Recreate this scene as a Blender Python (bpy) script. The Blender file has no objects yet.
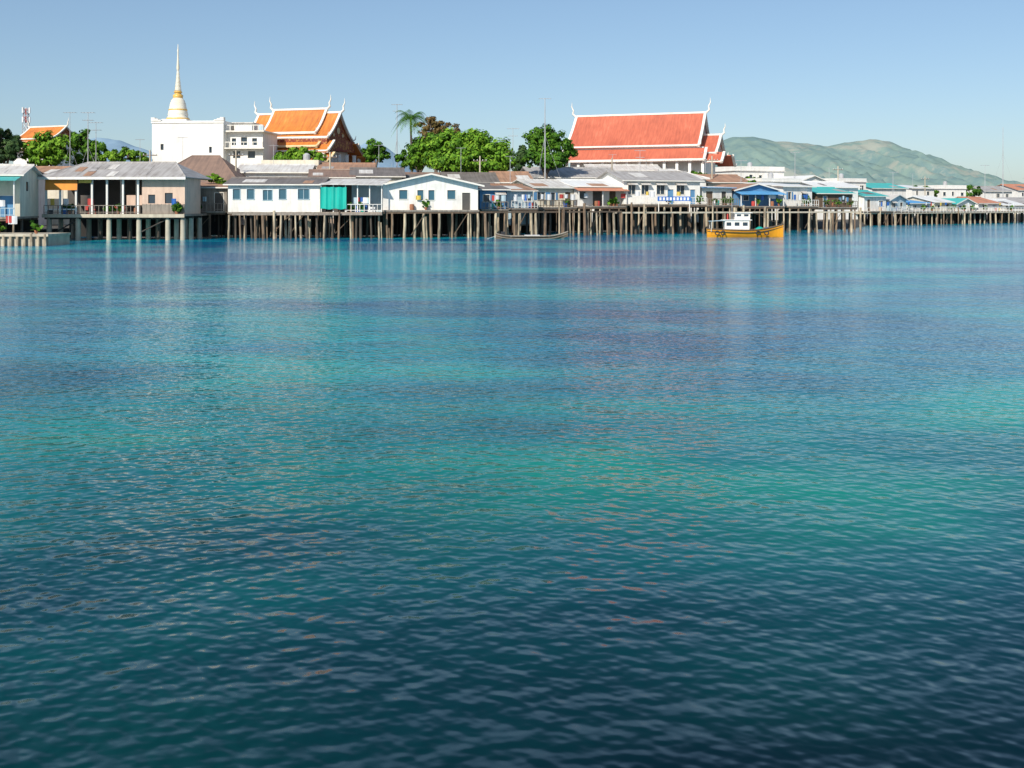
import bpy, math, random
from mathutils import Vector, Matrix, noise as mn
R=random.Random(7)
F=995.0; HY=205.0; H=4.0
def PX(px,Y): return (px-512.0)*Y/F
def PZ(py,Y): return H+(HY-py)*Y/F
# ------------------------------------------------------------------ materials
M={}
def newmat(name):
    m=bpy.data.materials.new(name); m.use_nodes=True
    nt=m.node_tree; b=nt.nodes['Principled BSDF']; M[name]=m
    return m,nt,b
def N(nt,t,**k):
    n=nt.nodes.new(t)
    for a,v in k.items():
        setattr(n,a,v)
    return n
def ramp(nt,stops):
    r=N(nt,'ShaderNodeValToRGB'); cr=r.color_ramp
    while len(cr.elements)<len(stops): cr.elements.new(0.5)
    for e,(p,c) in zip(cr.elements,stops):
        e.position=p; e.color=(*c,1) if len(c)==3 else c
    return r
def mat(name,col,col2=None,scale=(0.6,0.6,0.6),rough=0.8,streak=None,amt=0.5,bump=0.0,lo=0.42,hi=0.7):
    """weathered surface: base colour, dirt colour, large blotches + directional streaks"""
    m,nt,b=newmat(name); L=nt.links
    if col2 is None: col2=tuple(c*0.6 for c in col)
    tc=N(nt,'ShaderNodeTexCoord')
    oi=N(nt,'ShaderNodeObjectInfo')
    off=N(nt,'ShaderNodeVectorMath',operation='ADD'); L.new(tc.outputs['Object'],off.inputs[0])
    sc=N(nt,'ShaderNodeVectorMath',operation='SCALE'); sc.inputs[0].default_value=(37,53,71); L.new(oi.outputs['Random'],sc.inputs['Scale'])
    L.new(sc.outputs[0],off.inputs[1])
    mp=N(nt,'ShaderNodeMapping'); mp.inputs['Scale'].default_value=scale; L.new(off.outputs[0],mp.inputs[0])
    n1=N(nt,'ShaderNodeTexNoise'); n1.inputs['Scale'].default_value=1; n1.inputs['Detail'].default_value=5; n1.inputs['Roughness'].default_value=.65
    L.new(mp.outputs[0],n1.inputs[0])
    r1=ramp(nt,[(lo,(0,0,0)),(hi,(1,1,1))]); L.new(n1.outputs[0],r1.inputs[0])
    fac=r1.outputs[0]
    if streak:
        mp2=N(nt,'ShaderNodeMapping'); mp2.inputs['Scale'].default_value=streak; L.new(off.outputs[0],mp2.inputs[0])
        n2=N(nt,'ShaderNodeTexNoise'); n2.inputs['Scale'].default_value=1; n2.inputs['Detail'].default_value=3; L.new(mp2.outputs[0],n2.inputs[0])
        r2=ramp(nt,[(0.4,(0,0,0)),(0.65,(1,1,1))]); L.new(n2.outputs[0],r2.inputs[0])
        mx0=N(nt,'ShaderNodeMix',data_type='FLOAT'); mx0.inputs[0].default_value=.5
        L.new(r1.outputs[0],mx0.inputs[2]); L.new(r2.outputs[0],mx0.inputs[3]); fac=mx0.outputs[0]
    mu=N(nt,'ShaderNodeMath',operation='MULTIPLY'); mu.inputs[1].default_value=amt; L.new(fac,mu.inputs[0])
    mx=N(nt,'ShaderNodeMix',data_type='RGBA'); mx.inputs[6].default_value=(*col,1); mx.inputs[7].default_value=(*col2,1)
    L.new(mu.outputs[0],mx.inputs[0]); L.new(mx.outputs[2],b.inputs['Base Color'])
    b.inputs['Roughness'].default_value=rough
    return m
VS=(2.5,2.5,0.25)
mat('white_paint',(.84,.82,.77),(.42,.35,.28),streak=VS,amt=.5)
mat('white_clean',(.85,.83,.78),(.58,.52,.44),streak=VS,amt=.5)
mat('cream_paint',(.74,.68,.54),(.36,.30,.23),streak=VS,amt=.5)
mat('blue_paint',(.10,.28,.50),(.10,.14,.20),streak=VS,amt=.6)
mat('lightblue_paint',(.48,.62,.68),(.25,.28,.30),streak=VS,amt=.55)
mat('green_paint',(.20,.42,.36),(.12,.18,.15),streak=VS,amt=.6)
mat('peach_paint',(.70,.50,.38),(.34,.24,.18),streak=VS,amt=.5)
mat('wood',(.17,.115,.075),(.06,.045,.035),streak=(4,4,.4),amt=.9)
mat('grey_wood',(.33,.28,.23),(.10,.085,.07),streak=(5,5,.4),amt=.9)
mat('dark_wood',(.07,.055,.045),(.03,.025,.02),streak=(4,4,.4),amt=.9)
mat('dark',(.03,.03,.035),(.015,.015,.015))
mat('under_floor_shade',(.022,.019,.016),(.012,.01,.009))  # near-black colour standing in for the shade under the stilt floors
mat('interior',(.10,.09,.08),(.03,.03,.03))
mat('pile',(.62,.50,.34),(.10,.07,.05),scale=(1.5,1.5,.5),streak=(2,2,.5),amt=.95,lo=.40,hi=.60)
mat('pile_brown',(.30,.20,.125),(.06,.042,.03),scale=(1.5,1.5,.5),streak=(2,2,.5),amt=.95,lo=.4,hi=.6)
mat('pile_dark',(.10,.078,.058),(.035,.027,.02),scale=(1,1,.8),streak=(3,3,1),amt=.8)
mat('concrete',(.57,.50,.38),(.22,.18,.14),streak=VS,amt=.7)
RS=(3.5,.25,.3)
mat('roof_grey',(.44,.42,.40),(.18,.15,.13),streak=RS,amt=.8,rough=.6)
mat('roof_dark',(.20,.175,.16),(.08,.065,.055),streak=RS,amt=.8,rough=.6)
mat('roof_light',(.68,.66,.62),(.34,.28,.23),streak=RS,amt=.75,rough=.55)
mat('roof_white',(.80,.80,.78),(.54,.50,.44),streak=RS,amt=.6,rough=.5)
mat('roof_brown',(.27,.175,.13),(.13,.09,.075),streak=RS,amt=.8,rough=.8)
mat('roof_rust',(.42,.24,.15),(.19,.11,.075),streak=RS,amt=.9,rough=.7)
mat('roof_blue',(.10,.38,.70),(.12,.22,.36),streak=RS,amt=.6,rough=.5)
mat('roof_teal',(.06,.48,.44),(.10,.28,.27),streak=RS,amt=.6,rough=.5)
mat('roof_redtile',(.58,.24,.14),(.32,.15,.10),streak=RS,amt=.6)
mat('tarp_teal',(.0,.44,.34),(.0,.26,.22),streak=(3,3,.3),amt=.7,rough=.5)
mat('tarp_blue',(.03,.15,.50),(.03,.08,.26),streak=(3,3,.3),amt=.7,rough=.5)
mat('tarp_orange',(.82,.32,.05),(.55,.2,.05),streak=(2,2,.3),amt=.7)
mat('cloth_red',(.5,.06,.05)); mat('cloth_yellow',(.7,.5,.1)); mat('cloth_white',(.75,.75,.75))
mat('pot',(.35,.14,.07)); mat('gold',(.80,.50,.12),(.5,.28,.07),rough=.35,amt=.6)
mat('gable_red',(.22,.04,.025),(.55,.28,.07),scale=(2.5,2.5,2.5),amt=.8,lo=.50,hi=.58)
mat('gable_white',(.75,.62,.52),(.52,.12,.07),scale=(1.6,1.6,1.6),amt=.8,lo=.48,hi=.56)
mat('trim_white',(.82,.78,.70),(.55,.48,.38),amt=.5)
mat('trim_cream',(.76,.60,.34),(.45,.3,.16),amt=.5)
mat('chedi_white',(.82,.78,.66),(.66,.54,.34),amt=.6)
mat('metal',(.45,.46,.47),(.25,.2,.17),rough=.45)
mat('bark',(.16,.12,.09),(.07,.05,.04),streak=(3,3,.5),amt=.8)
mat('hull_orange',(.88,.36,.012),(.55,.22,.02),streak=(1,1,.3),amt=.55,rough=.45)
mat('hull_wood',(.20,.13,.08),(.06,.045,.035),streak=(.4,3,3),amt=.8)
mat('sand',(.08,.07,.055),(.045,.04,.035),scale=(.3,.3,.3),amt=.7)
def glass(name,c):
    m,nt,b=newmat(name); b.inputs['Base Color'].default_value=(*c,1); b.inputs['Roughness'].default_value=.12
    return m
glass('glass',(.03,.05,.07)); glass('glass_blue',(.04,.12,.17))
def tile_mat(name,c1,c2,c3):
    m,nt,b=newmat(name); L=nt.links
    tc=N(nt,'ShaderNodeTexCoord')
    br=N(nt,'ShaderNodeTexNoise'); mp=N(nt,'ShaderNodeMapping'); mp.inputs['Scale'].default_value=(3.2,.4,.5); L.new(tc.outputs['Object'],mp.inputs[0]); L.new(mp.outputs[0],br.inputs[0])
    br.inputs['Scale'].default_value=1; br.inputs['Detail'].default_value=6
    n2=N(nt,'ShaderNodeTexNoise'); n2.inputs['Scale'].default_value=.22; n2.inputs['Detail'].default_value=4; L.new(tc.outputs['Object'],n2.inputs[0])
    r=ramp(nt,[(.3,c2),(.55,c1),(.75,c3)])
    mx=N(nt,'ShaderNodeMix',data_type='FLOAT'); mx.inputs[0].default_value=.45; L.new(br.outputs[0],mx.inputs[2]); L.new(n2.outputs[0],mx.inputs[3]); L.new(mx.outputs[0],r.inputs[0])
    L.new(r.outputs[0],b.inputs['Base Color'])
    wv=N(nt,'ShaderNodeTexWave',wave_type='BANDS',bands_direction='Z'); wv.inputs['Scale'].default_value=1.6; L.new(tc.outputs['Object'],wv.inputs[0])
    bp=N(nt,'ShaderNodeBump'); bp.inputs['Strength'].default_value=.35; bp.inputs['Distance'].default_value=.06; L.new(wv.outputs['Fac'],bp.inputs['Height']); L.new(bp.outputs[0],b.inputs['Normal'])
    b.inputs['Roughness'].default_value=.55
tile_mat('tile_orange',(.64,.21,.035),(.36,.10,.02),(.76,.32,.07))
tile_mat('tile_red',(.56,.14,.075),(.38,.09,.05),(.64,.22,.125))
def leafmat(name,a,b_,c):
    m,nt,b=newmat(name); L=nt.links
    g=N(nt,'ShaderNodeNewGeometry'); tc=N(nt,'ShaderNodeTexCoord')
    n=N(nt,'ShaderNodeTexNoise'); n.inputs['Scale'].default_value=.45; n.inputs['Detail'].default_value=3; L.new(tc.outputs['Object'],n.inputs[0])
    mx=N(nt,'ShaderNodeMix',data_type='FLOAT'); mx.inputs[0].default_value=.55; L.new(g.outputs['Random Per Island'],mx.inputs[2]); L.new(n.outputs[0],mx.inputs[3])
    r=ramp(nt,[(.2,a),(.5,b_),(.8,c)]); L.new(mx.outputs[0],r.inputs[0]); L.new(r.outputs[0],b.inputs['Base Color']); b.inputs['Roughness'].default_value=.7
    b.inputs['Specular IOR Level'].default_value=.2
leafmat('leaf',(.01,.04,.006),(.05,.14,.01),(.13,.26,.02))
leafmat('leaf_bright',(.02,.07,.006),(.10,.23,.012),(.22,.36,.03))
leafmat('leaf_dark',(.01,.025,.01),(.03,.07,.02),(.07,.12,.03))
leafmat('leaf_red',(.06,.05,.015),(.14,.10,.03),(.24,.13,.05))
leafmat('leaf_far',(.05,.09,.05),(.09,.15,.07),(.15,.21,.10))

# ------------------------------------------------------------------ builder
class B:
    def __init__(s): s.v=[]; s.f=[]
    def poly(s,pts):
        i=len(s.v); s.v+= [tuple(p) for p in pts]; s.f.append(tuple(range(i,i+len(pts))))
    def box(s,x0,x1,y0,y1,z0,z1):
        i=len(s.v); s.v+=[(x0,y0,z0),(x1,y0,z0),(x1,y1,z0),(x0,y1,z0),(x0,y0,z1),(x1,y0,z1),(x1,y1,z1),(x0,y1,z1)]
        s.f+=[tuple(i+k for k in q) for q in ((0,3,2,1),(4,5,6,7),(0,1,5,4),(1,2,6,5),(2,3,7,6),(3,0,4,7))]
    def slab(s,pts,t):
        n=len(pts); i=len(s.v); s.v+=[tuple(p) for p in pts]+[(p[0],p[1],p[2]-t) for p in pts]
        s.f.append(tuple(i+k for k in range(n))); s.f.append(tuple(i+n+k for k in reversed(range(n))))
        for k in range(n):
            k2=(k+1)%n; s.f.append((i+k,i+n+k,i+n+k2,i+k2))
    def tube(s,pts,rad,n=6,cap=True):
        pts=[Vector(p) for p in pts]; i=len(s.v)
        for k,p in enumerate(pts):
            a=pts[max(k-1,0)]; b=pts[min(k+1,len(pts)-1)]; d=(b-a).normalized()
            u=d.cross(Vector((0,1,0)) if abs(d.y)<.9 else Vector((1,0,0))).normalized(); w=d.cross(u)
            for j in range(n):
                an=2*math.pi*j/n; q=p+(u*math.cos(an)+w*math.sin(an))*rad[k]; s.v.append(tuple(q))
        for k in range(len(pts)-1):
            for j in range(n):
                j2=(j+1)%n; s.f.append((i+k*n+j,i+k*n+j2,i+(k+1)*n+j2,i+(k+1)*n+j))
        if cap:
            s.f.append(tuple(i+j for j in reversed(range(n)))); e=i+(len(pts)-1)*n; s.f.append(tuple(e+j for j in range(n)))
    def lathe(s,prof,cx=0,cy=0,n=20):
        i=len(s.v)
        for r,z in prof:
            for j in range(n):
                a=2*math.pi*j/n; s.v.append((cx+r*math.cos(a),cy+r*math.sin(a),z))
        for k in range(len(prof)-1):
            for j in range(n):
                j2=(j+1)%n; s.f.append((i+k*n+j,i+k*n+j2,i+(k+1)*n+j2,i+(k+1)*n+j))
        e=i+(len(prof)-1)*n; s.f.append(tuple(e+j for j in range(n)))
    def make(s,name,m,parent=None,smooth=False):
        if not s.v: return None
        me=bpy.data.meshes.new(name); me.from_pydata(s.v,[],s.f); me.update()
        me.materials.append(M[m]); ob=bpy.data.objects.new(name,me); bpy.context.scene.collection.objects.link(ob)
        if smooth:
            for p in me.polygons: p.use_smooth=True
        if parent: ob.parent=parent
        return ob
def empty(name,loc=(0,0,0),rz=0):
    e=bpy.data.objects.new(name,None); bpy.context.scene.collection.objects.link(e); e.location=loc; e.rotation_euler=(0,0,rz); e.empty_display_size=.5
    return e
class G:
    """group of builders for one real-world object"""
    def __init__(s,name,loc=(0,0,0),rz=0): s.e=empty(name,loc,rz); s.b={}
    def __call__(s,part,m):
        k=(part,m)
        if k not in s.b: s.b[k]=B()
        return s.b[k]
    def done(s,smooth=()):
        for (p,m),b in s.b.items(): b.make(p,m,s.e,p in smooth)

def wall(b,w,z0,z1,holes,y0=0,y1=.14,along='x',base=0):
    xs=sorted({0,w}|{h[0] for h in holes}|{h[1] for h in holes}); zs=sorted({z0,z1}|{h[2] for h in holes}|{h[3] for h in holes})
    for i in range(len(xs)-1):
        run=None
        for k in range(len(zs)-1):
            cx=(xs[i]+xs[i+1])/2; cz=(zs[k]+zs[k+1])/2
            inh=any(h[0]<cx<h[1] and h[2]<cz<h[3] for h in holes)
            if not inh:
                if run is None: run=[zs[k],zs[k+1]]
                else: run[1]=zs[k+1]
            if inh or k==len(zs)-2:
                if run:
                    if along=='x': b.box(xs[i],xs[i+1],y0,y1,run[0],run[1])
                    else: b.box(y0,y1,xs[i]+base,xs[i+1]+base,run[0],run[1])
                run=None
def window(g,x0,x1,z0,z1,fm='trim_white',gm='glass',style=0):
    f=g('window_frames',fm); t=.07
    f.box(x0-t,x1+t,-.05,.03,z1,z1+t); f.box(x0-t,x1+t,-.08,.05,z0-t,z0)
    f.box(x0-t,x0,-.05,.03,z0,z1); f.box(x1,x1+t,-.05,.03,z0,z1)
    n=max(1,int(round((x1-x0)/.7)))
    for k in range(1,n): 
        xx=x0+(x1-x0)*k/n; f.box(xx-.03,xx+.03,.03,.08,z0,z1)
    g('window_glass',gm).box(x0,x1,.09,.11,z0,z1)
    if style==1:
        s=g('shutters','blue_paint'); ww=(x1-x0)*.45
        s.box(x0-ww-t,x0-t-.01,-.07,-.03,z0,z1); s.box(x1+t+.01,x1+ww+t,-.07,-.03,z0,z1)
    if style==2:
        s=g('window_awning','roof_light'); s.slab([(x0-.2,-.7,z1+.05),(x1+.2,-.7,z1+.05),(x1+.2,0,z1+.4),(x0-.2,0,z1+.4)],.04)
def stilts(g,w,d,zf,sp=1.3,m='pile',r=(.09,.15),rows=4,y0=.1,seed=0,brace=True,zb=-1.2):
    q=random.Random(seed+11); bm=g('floor_beams','wood')
    n=max(2,int(w/sp)+1)
    for k in range(rows):
        y=y0+ (d-.3)*k/max(rows-1,1)
        for i in range(n):
            if q.random()<(.12 if k<2 else .35): continue
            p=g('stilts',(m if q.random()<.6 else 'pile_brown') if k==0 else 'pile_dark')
            x=(w-.2)*i/(n-1)+.1+q.uniform(-.35,.35); x=min(max(x,.1),w-.1); rr=q.uniform(*r); 
            tx=q.uniform(-.18,.18)
            p.tube([(x+tx,y+q.uniform(-.08,.08),zb),(x+q.uniform(-.05,.05),y,zf*.5),(x,y,zf-.42)],[rr*1.15,rr*1.05,rr*.95],n=7)
            if k==0 and q.random()<.25: p.tube([(x+.3+tx,y+.1,zb),(x+.25,y+.1,zf*q.uniform(.35,.9))],[rr*.8,rr*.7],n=6)
        bm.box(0.02,w-.02,y-.07,y+.07,zf-.42,zf-.2)
        if k==0 and brace:
            for i in range(max(1,n//5)):
                a=q.uniform(0,max(w-3,.1)); bm.tube([(a,y-.2,.4),(a+q.choice([1.6,2.2,-.0]),y-.2,zf-.5)],[.05,.05],n=5)
    g('rear_shade_sheet','under_floor_shade').box(.1,w-.1,y0+d+.2,y0+d+.3,.1,zf-.43)  # dark sheet added behind the stilts as painted shade
def rail(g,x0,x1,y,z,h=1.0,m='white_paint',sp=.45):
    b=g('railing',m); b.box(x0,x1,y-.04,y+.04,z+h-.07,z+h); b.box(x0,x1,y-.03,y+.03,z+.18,z+.24)
    n=max(2,int((x1-x0)/sp))
    for i in range(n+1):
        x=x0+(x1-x0)*i/n; b.box(x-.03,x+.03,y-.028,y+.028,z,z+h-.07)
def clutter(g,x0,x1,y,z,seed,n=5):
    q=random.Random(seed)
    for i in range(n):
        x=q.uniform(x0,x1); k=q.random()
        if k<.4:
            g('flower_pots','pot').lathe([(.12,z),(.2,z+.35)],x,y,8)
            lf=g('potted_plants','leaf')
            for j in range(26):
                c=Vector((x+q.gauss(0,.22),y+q.gauss(0,.18),z+.35+abs(q.gauss(.3,.25)))); a=q.uniform(.1,.2)
                u=Vector((q.uniform(-1,1),q.uniform(-1,1),q.uniform(-1,1))).normalized()*a; v=u.cross(Vector((q.uniform(-1,1),q.uniform(-1,1),q.uniform(-1,1)))).normalized()*a
                lf.poly([c-u-v,c+u-v,c+u+v,c-u+v])
        elif k<.62:
            mm=q.choice(['tarp_blue','cloth_white','cloth_yellow','tarp_teal','pot','cloth_red'])
            g('barrels',mm).lathe([(.26,z),(.29,z+.3),(.27,z+.7),(.1,z+.72)],x,y,10)
        else:
            mm=q.choice(['cloth_white','cloth_red','tarp_blue','cloth_yellow','lightblue_paint','cloth_white'])
            b=g('laundry',mm); ww=q.uniform(.4,.9); hh=q.uniform(.5,.95); zt=z+1.75
            pts=[]; 
            for a in range(5):
                xx=x+ww*a/4; pts.append((xx,y+.05*math.sin(a*1.9),zt))
            for a in range(4):
                p0=pts[a];p1=pts[a+1]; b.poly([(p0[0],p0[1]+.03,zt-hh),(p1[0],p1[1]+.03,zt-hh+.04),p1,p0])
def house(name,p0,p1,Y0,Y1,dep,fl,ev,rd,roof='x',wallm='white_paint',roofm='roof_grey',wins=(),doors=(),autow=0,sti=True,sp=1.3,pm='pile',
          deck=0,railm=None,o=.5,seed=0,wstyle=None,glassm='glass',fm='trim_white',porch=None,clut=0,patches=1,zf=None,fascia='trim_white',r=(.09,.15),antenna=False):
    x0=PX(p0,Y0); x1=PX(p1,Y1); w=math.hypot(x1-x0,Y1-Y0); rz=math.atan2(Y1-Y0,x1-x0)
    g=G(name,(x0,Y0,0),rz); q=random.Random(seed*13+5)
    zf=PZ(fl,Y0) if zf is None else zf; ze=PZ(ev,Y0); zr=PZ(rd,Y0); d=dep
    U=lambda px:(px-p0)/(p1-p0)*w
    holes=[]; 
    hz0=zf if ze-zf<4.5 else ze-2.9
    for (a,b_,t,bt) in wins:
        holes.append((U(a),U(b_),PZ(bt,Y0),PZ(t,Y0),'w'))
    for (a,b_) in doors: holes.append((U(a),U(b_),zf+.001,zf+min(2.1,(ze-zf)*.8),'d'))
    if autow:
        cell=w/autow; lev=[hz0] if hz0==zf else [hz0,zf+.001]
        for k in range(autow):
            for base in lev:
                ww=q.uniform(.6,1.5); cx=cell*(k+.5)+q.uniform(-.3,.3)
                ww=min(ww,cell*.6); hz=min(ze-base,2.9)
                if q.random()<.3 and base==zf: holes.append((cx-ww/2,cx+ww/2,base+.001,base+hz*.76,'d'))
                elif q.random()<.85: holes.append((cx-ww/2,cx+ww/2,base+hz*.36,base+hz*q.uniform(.66,.76),'w'))
    k=o/(d/2+o) if roof in('x','hip') else (o/(d+2*o) if roof=='shed' else 0)
    zt=ze+(zr-ze)*k-.04 if roof!='y' else ze-.04
    wb=g('walls',wallm)
    wall(wb,w,zf,zt,holes)
    ztb=zr-(zr-ze)*k-.16 if roof=='shed' else zt
    hs=[]
    if d>4: hs=[(d*.3,d*.3+1,ze-1.7,ze-.7)]
    wall(wb,d-.28,zf,zt,hs,y0=0,y1=.14,along='y',base=.14); wall(wb,d-.28,zf,zt,hs,y0=w-.14,y1=w,along='y',base=.14)
    if hs:
        g('window_glass',glassm).box(.05,.07,d*.3+.14,d*.3+1.14,ze-1.7,ze-.7)
        g('window_glass',glassm).box(w-.07,w-.05,d*.3+.14,d*.3+1.14,ze-1.7,ze-.7)
    wb.box(0,w,d-.14,d,zf,ztb)
    for h in holes:
        if h[4]=='w': window(g,h[0],h[1],h[2],h[3],fm,glassm,wstyle if wstyle is not None else q.choice([0,0,1,2]))
        else:
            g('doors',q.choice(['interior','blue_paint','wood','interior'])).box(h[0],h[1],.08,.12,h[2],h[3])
            f=g('window_frames',fm); f.box(h[0]-.07,h[0],-.03,.03,h[2],h[3]); f.box(h[1],h[1]+.07,-.03,.03,h[2],h[3]); f.box(h[0]-.07,h[1]+.07,-.03,.03,h[3],h[3]+.07)
    rb=g('roof',roofm); fb=g('fascia',fascia); T=.09
    if roof=='x':
        m_=d/2; rb.slab([(-o,-o,ze),(w+o,-o,ze),(w+o,m_,zr),(-o,m_,zr)],T); rb.slab([(-o,m_+.002,zr),(w+o,m_+.002,zr),(w+o,d+o,ze),(-o,d+o,ze)],T)
        rb.tube([(-o,m_,zr+.02),(w+o,m_,zr+.02)],[.12,.12],n=6)
        fb.box(-o,w+o,-o-.03,-o-.004,ze-.16,ze-.03)
        for xx in (.0,w-.14): 
            b=wb; i=len(b.v); b.v+=[(xx,0.02,zt),(xx,d-.02,zt),(xx,m_,zr-.12),(xx+.14,0.02,zt),(xx+.14,d-.02,zt),(xx+.14,m_,zr-.12)]; b.f+=[(i,i+2,i+1),(i+3,i+4,i+5),(i,i+3,i+5,i+2),(i+1,i+2,i+5,i+4)]
        for j in range(patches):
            a=q.uniform(0,w-1.2); t0=q.uniform(0,.4); t1=t0+q.uniform(.3,.55); f=lambda t:(-o+(m_+o)*t, ze+(zr-ze)*t+.035)
            A=f(t0);C=f(t1); e=min(q.uniform(.8,3.5),w-a); g('roof_patches',q.choice(['roof_rust','roof_light','roof_dark','roof_light','roof_grey'])).slab([(a,A[0],A[1]),(a+e,A[0],A[1]),(a+e,C[0],C[1]),(a,C[0],C[1])],.03)
    elif roof=='y':
        m_=w/2; 
        sl=(zr-ze)/(m_+o)
        rb.slab([(-o,-o,ze),(m_,-o,zr),(m_,d+o,zr),(-o,d+o,ze)],T); rb.slab([(m_+.002,-o,zr),(w+o,-o,ze),(w+o,d+o,ze),(m_+.002,d+o,zr)],T)
        for yy in (.0,d-.14):
            b=wb; zz=ze-.04; i=len(b.v); b.v+=[(0,yy,zz),(w,yy,zz),(w,yy,zz+sl*o-.06),(m_,yy,zr-.12),(0,yy,zz+sl*o-.06)]+[(0,yy+.14,zz),(w,yy+.14,zz),(w,yy+.14,zz+sl*o-.06),(m_,yy+.14,zr-.12),(0,yy+.14,zz+sl*o-.06)]
            b.f+=[(i,i+1,i+2,i+3,i+4),(i+9,i+8,i+7,i+6,i+5)]
        fb.slab([(-o,-o-.04,ze-.01),(m_,-o-.04,zr-.01),(m_,-o-.005,zr-.01),(-o,-o-.005,ze-.01)],.2); fb.slab([(m_,-o-.04,zr-.01),(w+o,-o-.04,ze-.01),(w+o,-o-.005,ze-.01),(m_,-o-.005,zr-.01)],.2)
    elif roof=='shed':
        rb.slab([(-o,-o,ze),(w+o,-o,ze),(w+o,d+o,zr),(-o,d+o,zr)],T); fb.box(-o,w+o,-o-.03,-o-.004,ze-.16,ze-.03)
    elif roof=='hip':
        m_=d/2; iw=min(m_+o,w*.4)
        A=(-o,-o,ze);Bq=(w+o,-o,ze);C=(w+o,d+o,ze);D=(-o,d+o,ze);E=(-o+iw,m_,zr);Fq=(w+o-iw,m_,zr)
        for pts in ([A,Bq,Fq,E],[Bq,C,Fq],[C,D,E,Fq],[D,A,E]): rb.slab(pts,T)
        rb.tube([E,Fq],[.12,.12]); rb.tube([A,E],[.09,.09]); rb.tube([Bq,Fq],[.09,.09])
        fb.box(-o,w+o,-o-.03,-o-.004,ze-.16,ze-.03)
    elif roof=='flat':
        rb.box(-.25,w+.25,-.25,d+.25,ze-.03,ze+.15); pz=zr
        pb=g('parapet',wallm); pb.box(-.1,w+.1,-.1,.06,ze+.15,pz); pb.box(-.1,w+.1,d-.06,d+.1,ze+.15,pz); pb.box(-.1,.06,.06,d-.06,ze+.15,pz); pb.box(w-.06,w+.1,.06,d-.06,ze+.15,pz)
        g('water_tank','metal').lathe([(.55,ze+.15),(.55,pz+1.0),(.2,pz+1.25)],w*.7,d*.5,12)
    if antenna:
        ax=q.uniform(.2,.8)*w; t=g('tv_aerial','metal'); h=q.uniform(1.8,4); t.tube([(ax,d/2,zr-.5),(ax,d/2,zr+h)],[.035,.03],n=5)
        t.tube([(ax-.7,d/2,zr+h-.1),(ax+.7,d/2,zr+h-.1)],[.025,.025],n=4)
        for i in range(6): t.tube([(ax-.6+.24*i,d/2-.35,zr+h-.1),(ax-.6+.24*i,d/2+.35,zr+h-.1)],[.018,.018],n=4)
    y0=-deck
    g('floor','grey_wood').box(-.05,w+.05,y0-.05,d,zf-.2,zf-.002)
    if sti: stilts(g,w,d+deck,zf,sp,pm,r,rows=4 if d<10 else 5,y0=y0+.1,seed=seed)
    if railm: rail(g,0,w,y0+.03,zf,.95,railm)
    if porch:
        pr,zp=porch,ze-.15
        b=g('porch_roof',pr); b.slab([(-.2,y0-.35,zp-.5),(w+.2,y0-.35,zp-.5),(w+.2,-.03,zp),(-.2,-.03,zp)],.05)
        n=max(2,int(w/2.6)); 
        for i in range(n+1): 
            xx=.08+(w-.16)*i/n; g('porch_posts','white_paint').box(xx-.06,xx+.06,y0+.1,y0+.22,zf,zp-.5)
    if clut: clutter(g,.3,w-.8,y0+.35 if deck else -.25,zf,seed+3,clut)
    g.done(); return g

# ------------------------------------------------------------------ trees
def leaves(b,lobes,n,size,q,core=0):
    vols=[l[3]*l[4]*l[5] for l in lobes]; tot=sum(vols)
    for l,vv in zip(lobes,vols):
        k=int(n*vv/tot)
        subs=[]
        for i in range(max(9,int(k/55))):
            d=Vector((q.gauss(0,1),q.gauss(0,1),q.gauss(0,1))).normalized(); rr=q.uniform(.35,.98)
            subs.append((d*rr,q.uniform(.2,.36)))
        for i in range(k):
            s,sr=q.choice(subs); d=Vector((q.gauss(0,1),q.gauss(0,1),q.gauss(0,1))).normalized()
            p=s+d*sr*q.uniform(.5,1.08)
            c=Vector((l[0]+p.x*l[3],l[1]+p.y*l[4],l[2]+p.z*l[5]))
            nr=(d+s*.7+Vector((q.uniform(-1,1),q.uniform(-1,1),q.uniform(-.3,1)))*.6).normalized()
            u=nr.orthogonal().normalized(); u=Matrix.Rotation(q.uniform(0,6.28),3,nr)@u; w=nr.cross(u); a=size*q.uniform(.6,1.3)
            b.poly([c-u*a,c-w*a*.55,c+u*a,c+w*a*.55])
def tree(name,px,Y,lobes,n,size=.4,lm='leaf',zb=1.2,seed=0,tr=.4):
    """lobes surveyed as (px,py,rx,ry[,dy]) at distance Y"""
    q=random.Random(seed+100); s=Y/F; x0=PX(px,Y); g=G(name,(x0,Y,zb))
    L=[]
    for l in lobes:
        rx=l[2]*s; rz=l[3]*s; dy=l[4] if len(l)>4 else 0
        L.append((PX(l[0],Y)-x0,dy,PZ(l[1],Y)-zb,rx,rx*.9,rz))
    zt=min(l[2] for l in L); t=g('trunk','bark')
    zt=max(zt,2.0)
    t.tube([(0,0,-.6),(.1,0,zt*.4),(-.1,.05,zt*.8)],[tr*1.25,tr,tr*.8],n=9)
    for l in L:
        t.tube([(-.1,.05,zt*.75),(l[0]*.5,l[1]*.5,(zt*.8+l[2])*.5+.2),(l[0],l[1],l[2]),(l[0]*1.1,l[1],l[2]+l[5]*.6)],[tr*.6,tr*.4,tr*.22,tr*.08],n=6)
        for k in range(4):
            d=Vector((q.uniform(-1,1),q.uniform(-1,1),q.uniform(-.2,1))); t.tube([(l[0]*.8,l[1]*.8,l[2]-.2),(l[0]+d.x*l[3]*.8,l[1]+d.y*l[4]*.8,l[2]+d.z*l[5]*.7)],[tr*.2,tr*.06],n=5)
    leaves(g('foliage',lm),L,n,size,q); g.done(); return g
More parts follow.
